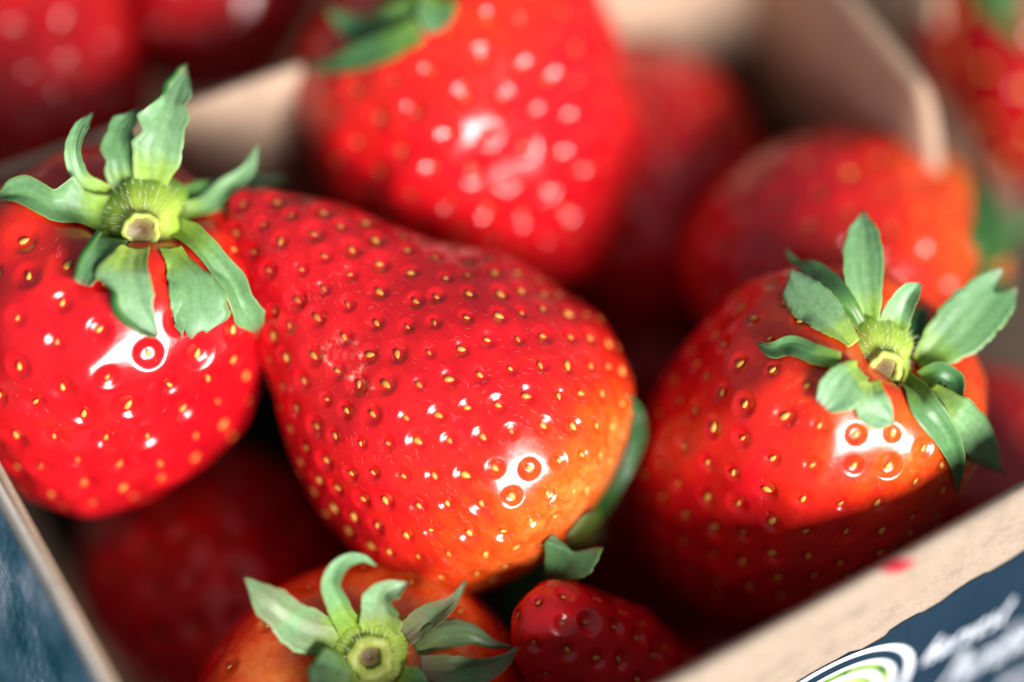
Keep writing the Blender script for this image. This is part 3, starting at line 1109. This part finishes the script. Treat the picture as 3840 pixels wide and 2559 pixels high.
# big conical berry in the middle
Ltip = at(855, 730, 300); Lcal = at(2125, 1978, 307)
axC = (Lcal - Ltip)
LC_ = axC.length
profC = [(0, 1735), (110, 1752), (240, 1760), (370, 1715), (480, 1640), (570, 1540), (612, 1430), (628, 1300), (612, 1160), (548, 905), (470, 760), (402, 640), (345, 520), (290, 390), (232, 260), (160, 150), (92, 50), (50, 12), (0, 0)]
rC = 630 * 307 / F_PX
C = strawberry('C', 'large cone-shaped strawberry in the middle, sharp, its orange shoulder at lower right', Ltip.lerp(Lcal, 0.5), axC, LC_, rC, 400, (440, 520),
               profile=[(a / 630, b / 1779) for a, b in profC], ripe=(0.80, 0.32, 0.55), side=(cdir((0.60, -0.62, 0.40)), 0.27, 0.20), lump=0.012,
               pit=(1.32, 0.35), uneven=0.030, hair=3600, scar=((1275, 1335), 1.7), seed_yellow=0.45, seed=3)
L = strawberry('L', 'glossy red strawberry at the left edge, its leafy green cap turned to the viewer', at(382, 1300, 306), cdir((0.24, 0.78, 0.58)), 37, 17.4, 210, (320, 420),
               ripe=(0.82, 0.26, 0.85), lump=0.02, pit=(1.7, 0.44), uneven=0.07, seed_yellow=0.55, seed=4, hair=500)
R = strawberry('R', 'wide strawberry by the printed front wall, green cap tilted to the right', at(2960, 1730, 308), cdir((0.47, 0.57, 0.67)), 44, 16.3, 290, (360, 460),
               ripe=(0.76, 0.31, 0.64), side=(cdir((0.6, -0.2, 0.75)), 0.12, 0.3), lump=0.02, pit=(1.36, 0.35), uneven=0.055, seed_yellow=0.7, seed=5, hair=2200)
T = strawberry('T', 'bright red strawberry leaning on the back wall, blurred, with round light spots', at(1800, 490, 327), cdir((-0.50, 0.75, 0.42)), 40, 18.2, 250, (240, 320),
               ripe=(0.80, 0.22, 0.55), lump=0.025, pit=(1.5, 0.50), uneven=0.075, seed_yellow=-0.4, seed=6)
T2 = strawberry('T2', 'deep red strawberry half hidden right of the blurred bright red one', at(2430, 740, 341), cdir((-0.1, 0.9, -0.42)), 32, 14.0, 140, (170, 220),
                ripe=(0.86, 0.2, 0.8), pit=(1.6, 0.5), seed=7)
BR = strawberry('BR', 'blurred red and orange strawberry lying sideways in the far right corner', at(3120, 970, 326), cdir((0.83, 0.16, -0.54)), 37, 14.6, 150, (200, 260),
                ripe=(0.86, 0.30, 0.62), side=(cdir((0.93, 0.05, 0.3)), 0.50, -0.05), uneven=0.02, pit=(1.5, 0.42), seed=8)
Bb = strawberry('B', 'pale-shouldered orange strawberry at the bottom edge, leafy cap facing up', at(1360, 2800, 303), cdir((0.02, 0.56, 0.82)), 36, 18.0, 130, (260, 360),
                ripe=(0.72, 0.52, 0.78), lump=0.02, pit=(1.6, 0.4), seed_yellow=0.5, seed=9, hair=400)
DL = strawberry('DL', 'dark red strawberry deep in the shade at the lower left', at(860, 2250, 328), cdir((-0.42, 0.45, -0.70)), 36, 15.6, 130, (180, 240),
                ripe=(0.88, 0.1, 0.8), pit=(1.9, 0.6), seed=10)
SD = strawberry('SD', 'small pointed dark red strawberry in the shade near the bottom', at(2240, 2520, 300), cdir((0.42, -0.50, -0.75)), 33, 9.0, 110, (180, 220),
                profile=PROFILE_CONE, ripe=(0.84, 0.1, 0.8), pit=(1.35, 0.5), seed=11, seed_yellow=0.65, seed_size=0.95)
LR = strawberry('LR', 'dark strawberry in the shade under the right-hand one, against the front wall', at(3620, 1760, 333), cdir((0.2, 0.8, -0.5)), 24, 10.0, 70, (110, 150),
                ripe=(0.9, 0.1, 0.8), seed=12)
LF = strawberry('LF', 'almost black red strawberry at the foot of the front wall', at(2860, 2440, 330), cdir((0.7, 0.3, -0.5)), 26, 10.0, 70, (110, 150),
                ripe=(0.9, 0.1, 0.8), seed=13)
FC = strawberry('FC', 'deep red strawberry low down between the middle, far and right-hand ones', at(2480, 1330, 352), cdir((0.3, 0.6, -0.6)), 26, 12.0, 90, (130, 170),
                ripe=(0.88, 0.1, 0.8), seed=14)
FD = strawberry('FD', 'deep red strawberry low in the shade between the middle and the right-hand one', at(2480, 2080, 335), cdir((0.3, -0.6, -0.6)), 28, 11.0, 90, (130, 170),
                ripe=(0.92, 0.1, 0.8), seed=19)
GN = 'strawberries in the punnet behind'
TL1 = strawberry('TL1', 'blurred dark red strawberry in the upper left corner behind the punnet wall', at(110, 210, 338), cdir((-0.5, 0.7, -0.3)), 34, 13.8, 130, (180, 240),
                 ripe=(0.84, 0.35, 0.55), side=(cdir((-0.6, 0.6, 0.5)), 0.22, 0.2), pit=(1.7, 0.6), seed=15, group=GN)
TL2 = strawberry('TL2', 'blurred crimson strawberry at the top edge behind the punnet wall', at(840, -150, 346), cdir((0.2, 0.9, -0.3)), 34, 14.2, 130, (180, 240),
                 ripe=(0.90, 0.1, 0.8), pit=(1.8, 0.7), seed=16, group=GN)
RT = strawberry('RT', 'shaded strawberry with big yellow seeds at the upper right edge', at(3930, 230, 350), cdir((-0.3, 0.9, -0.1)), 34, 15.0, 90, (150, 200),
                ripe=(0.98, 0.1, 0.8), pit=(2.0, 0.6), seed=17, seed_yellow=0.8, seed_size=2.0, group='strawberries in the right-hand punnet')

# ---- cap of the left berry
dL = depth_of(L.cal)
fL = Vector(at(545, 810, dL - 1.0))
calyx(L, fL, cdir((0.05, -0.32, 0.94)), 4.4, 1.9, 5.6, 1.5, seed=1, cut_depth=0.15)
d = dL - 2.2
sepal(L, d, [(565, 720, 0), (585, 560, -2), (630, 420, -1.5), (700, 262, 2)], [42, 60, 72, 80, 92, 66, 108, 100, 62, 86, 56, 44, 3], [38, 60, 84, 100, 104, 96, 84, 90, 50, 66, 44, 24, 3], cup=0.5, fold=(-1, 0.55, 0.5, 1.0))
sepal(L, d, [(478, 720, 0), (450, 600, -1), (440, 520, -1), (520, 410, 0.5)], [38, 58, 68, 50, 66, 40, 52, 26, 10], [40, 60, 72, 80, 60, 72, 40, 30, 3], cup=0.4)
sepal(L, d, [(395, 725, 0), (300, 660, -2), (278, 560, -3), (300, 480, -2.5), (345, 425, -1)], [36, 38, 33, 34, 24, 2], [36, 30, 34, 26, 32, 2], cup=0.5)
sepal(L, d, [(405, 800, 0), (290, 800, -1), (200, 775, -2), (100, 735, -2), (-15, 738, -1)], [60, 66, 62, 58, 46, 40, 34, 30, 12], [60, 70, 82, 96, 138, 60, 66, 74, 60, 26, 4], cup=0.9)
sepal(L, d, [(430, 900, 0.5), (365, 960, 0), (330, 1010, 0), (305, 1068, 0.5)], [50, 70, 80, 74, 38], [45, 60, 78, 70, 40], cup=0.7, fold=(1, 0.55, 0.3, 1.2))
sepal(L, d, [(505, 930, 0.3), (485, 1040, 0), (505, 1150, 0), (590, 1258, 0.5)], [55, 62, 78, 84, 52, 4], [52, 76, 110, 128, 96, 120, 84, 60, 6], cup=0.5, fold=(1, 0.6, 0.35, 1.0))
sepal(L, d, [(628, 930, 0.3), (660, 1040, -0.5), (690, 1150, -0.5), (705, 1275, 0.5)], [50, 70, 118, 156, 160, 90], [48, 50, 62, 66, 60, 40], cup=-0.5, endp=[(-1, 0.84), (-0.62, 0.97), (-0.45, 0.90), (-0.1, 1.02), (0.15, 0.88), (0.6, 1.0), (1, 0.86)])
sepal(L, d, [(665, 870, 0.8), (760, 930, 1), (850, 1040, 2), (905, 1150, 3.5), (962, 1245, 5.5)], [50, 64, 54, 50, 66, 60, 72, 40, 10], [46, 52, 44, 54, 46, 52, 30, 6], cup=0.7)
sepal(L, d, [(640, 800, 1.5), (740, 790, 3), (850, 700, 5), (930, 640, 5), (965, 540, 4)], [44, 44, 38, 32, 26, 3], [44, 44, 36, 30, 24, 3], cup=0.4)
sepal(L, d, [(640, 770, 3), (780, 750, 6), (930, 690, 9), (1070, 668, 11)], [60, 80, 66, 34, 4], [60, 80, 62, 34, 4], under=0.6)
# ---- cap of the right berry
dR = depth_of(R.cal)
fR = Vector(at(3262, 1338, dR - 0.6))
calyx(R, fR, cdir((0.22, -0.26, 0.94)), 4.5, 1.9, 5.0, 1.2, seed=2, cut_depth=0.4)
d = dR - 2.0
sepal(R, d, [(3256, 1250, 0), (3243, 1120, -0.5), (3236, 960, 0.5), (3238, 790, 3)], [34, 58, 74, 80, 58, 2], [34, 56, 72, 76, 56, 2], cup=0.6)
sepal(R, d, [(3190, 1300, 0), (3095, 1190, -1.5), (3000, 1080, -1.5), (2958, 1010, 0)], [50, 72, 84, 88, 70, 22], [46, 66, 80, 80, 62, 24], cup=-0.4, endp=[(-1, 0.80), (-0.4, 0.92), (0.3, 1.0), (1, 0.92)])
sepal(R, d, [(3222, 1250, 1), (3150, 1130, 2), (3050, 1020, 3), (2985, 990, 4), (2945, 935, 4.5)], [46, 56, 48, 26, 3], [44, 56, 52, 34, 3], under=0.55)
sepal(R, d, [(3150, 1350, 0), (3060, 1325, 0), (2960, 1290, -0.5), (2900, 1308, -0.5), (2838, 1288, 0)], [34, 42, 46, 34, 4], [28, 32, 30, 26, 4], cup=0.9, under=0.35)
sepal(R, d, [(3225, 1385, 0), (3180, 1420, -0.6), (3135, 1470, -0.6), (3085, 1525, 0.4)], [40, 66, 92, 88, 40], [40, 54, 72, 70, 34], cup=0.3)
sepal(R, d, [(3262, 1430, 0), (3268, 1490, -0.4), (3300, 1545, 0), (3352, 1592, 0.6)], [34, 50, 58, 44, 3], [40, 62, 80, 62, 3], cup=0.4)
sepal(R, d, [(3345, 1260, 0.5), (3368, 1180, 0), (3405, 1110, -0.5), (3455, 1065, 0)], [52, 62, 58, 44, 4], [44, 52, 46, 36, 4], cup=1.0)
sepal(R, d, [(3420, 1290, 2), (3440, 1230, 4), (3458, 1160, 6)], [22, 34, 22], [22, 34, 20], under=0.9)
sepal(R, d, [(3445, 1365, 1.5), (3560, 1265, 1.5), (3660, 1170, 2), (3790, 1050, 3)], [36, 82, 106, 112, 100, 70], [36, 84, 110, 112, 96, 66], cup=0.5, endp=[(-1, 0.92), (-0.72, 1.06), (-0.1, 0.80), (0.55, 1.02), (1, 0.86)])
sepal(R, d, [(3455, 1420, 1), (3520, 1400, 0), (3568, 1425, 0), (3592, 1500, 1)], [30, 42, 40, 20], [30, 44, 48, 16], cup=0.9, under=0.45)
sepal(R, d, [(3385, 1440, 0.5), (3470, 1530, 0), (3550, 1640, 1), (3585, 1730, 2), (3588, 1848, 4)], [44, 58, 50, 40, 24, 3], [40, 62, 58, 42, 22, 3], cup=0.8, under=0.25)
sepal(R, d, [(3470, 1470, 1.5), (3570, 1560, 1.5), (3660, 1650, 2.5), (3765, 1775, 4)], [50, 92, 92, 60, 3], [44, 80, 86, 62, 3], cup=-0.4)
# ---- cap of the bottom berry
dB = depth_of(Bb.cal)
fB = Vector(at(1385, 2462, dB - 0.6))
calyx(Bb, fB, cdir((0.10, 0.05, 1.0)), 4.7, 2.3, 2.6, 1.2, seed=3, cut_depth=0.7)
d = dB - 1.4
sepal(Bb, d, [(1300, 2395, 0), (1170, 2360, -2), (1040, 2275, -4), (915, 2165, -4)], [62, 90, 84, 100, 92, 66, 70, 34, 3], [60, 78, 70, 82, 62, 66, 34, 3], cup=0.8, dry=0.5)
sepal(Bb, d, [(1322, 2370, 0), (1268, 2265, -3), (1246, 2170, -5), (1290, 2110, -5), (1360, 2094, -4), (1412, 2122, -3)], [44, 44, 40, 34, 22, 4], [50, 46, 40, 32, 20, 4], cup=0.6)
sepal(Bb, d, [(1435, 2360, 0), (1432, 2275, -2), (1462, 2212, -4), (1528, 2185, -4)], [66, 84, 70, 78, 36, 4], [62, 80, 60, 70, 30, 42, 4], cup=1.0, dry=0.3)
sepal(Bb, d, [(1520, 2385, 0.5), (1612, 2312, -0.5), (1700, 2250, -2), (1745, 2178, -3)], [44, 56, 46, 20, 4], [40, 48, 40, 20, 4], cup=0.8, dry=0.9)
sepal(Bb, d, [(1560, 2440, 0.5), (1660, 2392, -1.5), (1760, 2385, -2), (1850, 2418, -1), (1925, 2430, 0)], [46, 64, 66, 40, 22, 4], [42, 54, 46, 32, 18, 4], cup=-0.8, under=0.25, dry=0.6)
sepal(Bb, d, [(1575, 2505, 0.5), (1690, 2512, -0.5), (1810, 2515, -1), (1890, 2480, -2), (1938, 2430, -3)], [46, 54, 54, 48, 30, 4], [46, 56, 58, 46, 26, 4], cup=0.4, dry=1.0)
sepal(Bb, d, [(1330, 2500, -1), (1290, 2530, -5), (1260, 2590, -8), (1230, 2680, -9)], [70, 150, 185, 150, 60], [60, 110, 120, 90, 30], cup=-1.6, under=0.3)
sepal(Bb, d, [(1500, 2545, 0), (1570, 2590, -1), (1640, 2660, -1)], [50, 74, 40, 4], cup=0.4)
# ---- cap of the middle berry, seen from the side at its lower right
dC = depth_of(C.cal)
calyx(C, Vector(at(2165, 1972, dC - 0.5)), axC, 3.2, 1.5, 2.0, 1.1, seed=4)
sepal(C, dC, [(2205, 1975, -1), (2265, 1880, -3), (2345, 1760, -4), (2392, 1640, -4), (2385, 1560, -4), (2348, 1478, -4)], [44, 46, 36, 28, 36, 20, 3], [40, 38, 30, 24, 30, 16, 3], cup=0.35, nrm=(0.25, -0.15, 0.95), under=0.8, clear=0.2)
sepal(C, dC, [(2165, 1955, 3), (2200, 2000, 2.5), (2218, 2045, 2)], [60, 74, 70], [60, 74, 70], nrm=(0.5, -0.5, 0.7), under=0.3, dry=1.0, cup=0.3)
sepal(C, dC, [(2072, 2176, -9), (2112, 2116, -12), (2145, 2072, -13), (2156, 2034, -12.5)], [20, 32, 56, 100, 114], [20, 28, 48, 90, 104], cup=0.9, endp=[(-1, 1.06), (-0.4, 0.94), (0, 0.84), (0.5, 0.92), (1, 1.06)])
sepal(C, dC, [(2130, 2060, -1), (2040, 2190, 0), (1950, 2330, 1), (1890, 2460, 2)], [80, 110, 104, 60, 8], [80, 110, 104, 60, 8], under=0.9, nrm=(0.2, 0.1, 1))
# ---- blurred caps further back
dT = depth_of(T.cal)
calyx(T, T.cal + T.axis * 0.2, T.axis, 4.2, 1.9, 3.0, 1.4, seed=5)
sepal(T, dT, [(1600, 30, -3), (1490, 100, -6), (1350, 118, -7), (1225, 40, -6)], [62, 78, 78, 50, 6], cup=0.4, under=0.6)
sepal(T, dT, [(1570, 110, -2), (1430, 185, -4), (1290, 235, -4), (1150, 270, -3)], [50, 56, 46, 26, 4], under=0.6)
sepal(T, dT, [(1650, 0, -3), (1630, 60, -5), (1612, 130, -5)], [60, 74, 60, 10], cup=0.4)
sepal(T, dT, [(1620, 0, -3), (1590, -100, -5), (1500, -190, -5)], [60, 74, 60, 10], cup=0.4)
dBR = depth_of(BR.cal)
calyx(BR, BR.cal + BR.axis * 0.2, BR.axis, 3.6, 1.8, 3.0, 1.3, seed=6)
sepal(BR, dBR, [(3660, 930, 0), (3690, 820, -1), (3668, 700, -1), (3610, 610, 0)], [50, 64, 50, 26, 4], under=0.8)
sepal(BR, dBR, [(3670, 970, 0), (3745, 900, 0), (3840, 850, 1), (3930, 850, 2)], [50, 76, 80, 50, 4], under=0.85)
sepal(BR, dBR, [(3660, 1020, 1), (3720, 1090, 2), (3770, 1190, 3)], [50, 64, 40, 4], under=0.9)

dRT = depth_of(RT.center) - 14
calyx(RT, RT.cal + RT.axis * 0.2, RT.axis, 3.6, 1.8, 3.0, 1.3, seed=7)
sepal(RT, dRT, [(3660, -80, 0), (3720, 0, -1), (3790, 90, -1), (3860, 200, 0)], [30, 44, 40, 4], under=1.0)
sepal(RT, dRT, [(3760, -80, 0), (3830, -10, -1), (3900, 60, -1)], [40, 60, 30, 4], dry=1.0)

# how far do the fruits press into one another
ks = list(BERRIES)
for i, a in enumerate(ks):
    for b in ks[i + 1:]:
        A, Bq = BERRIES[a], BERRIES[b]
        if (A.center - Bq.center).length < 45:
            n = len(A.bvh.overlap(Bq.bvh))
            if n:
                print('touch', a, b, n, round((A.center - Bq.center).length, 1))
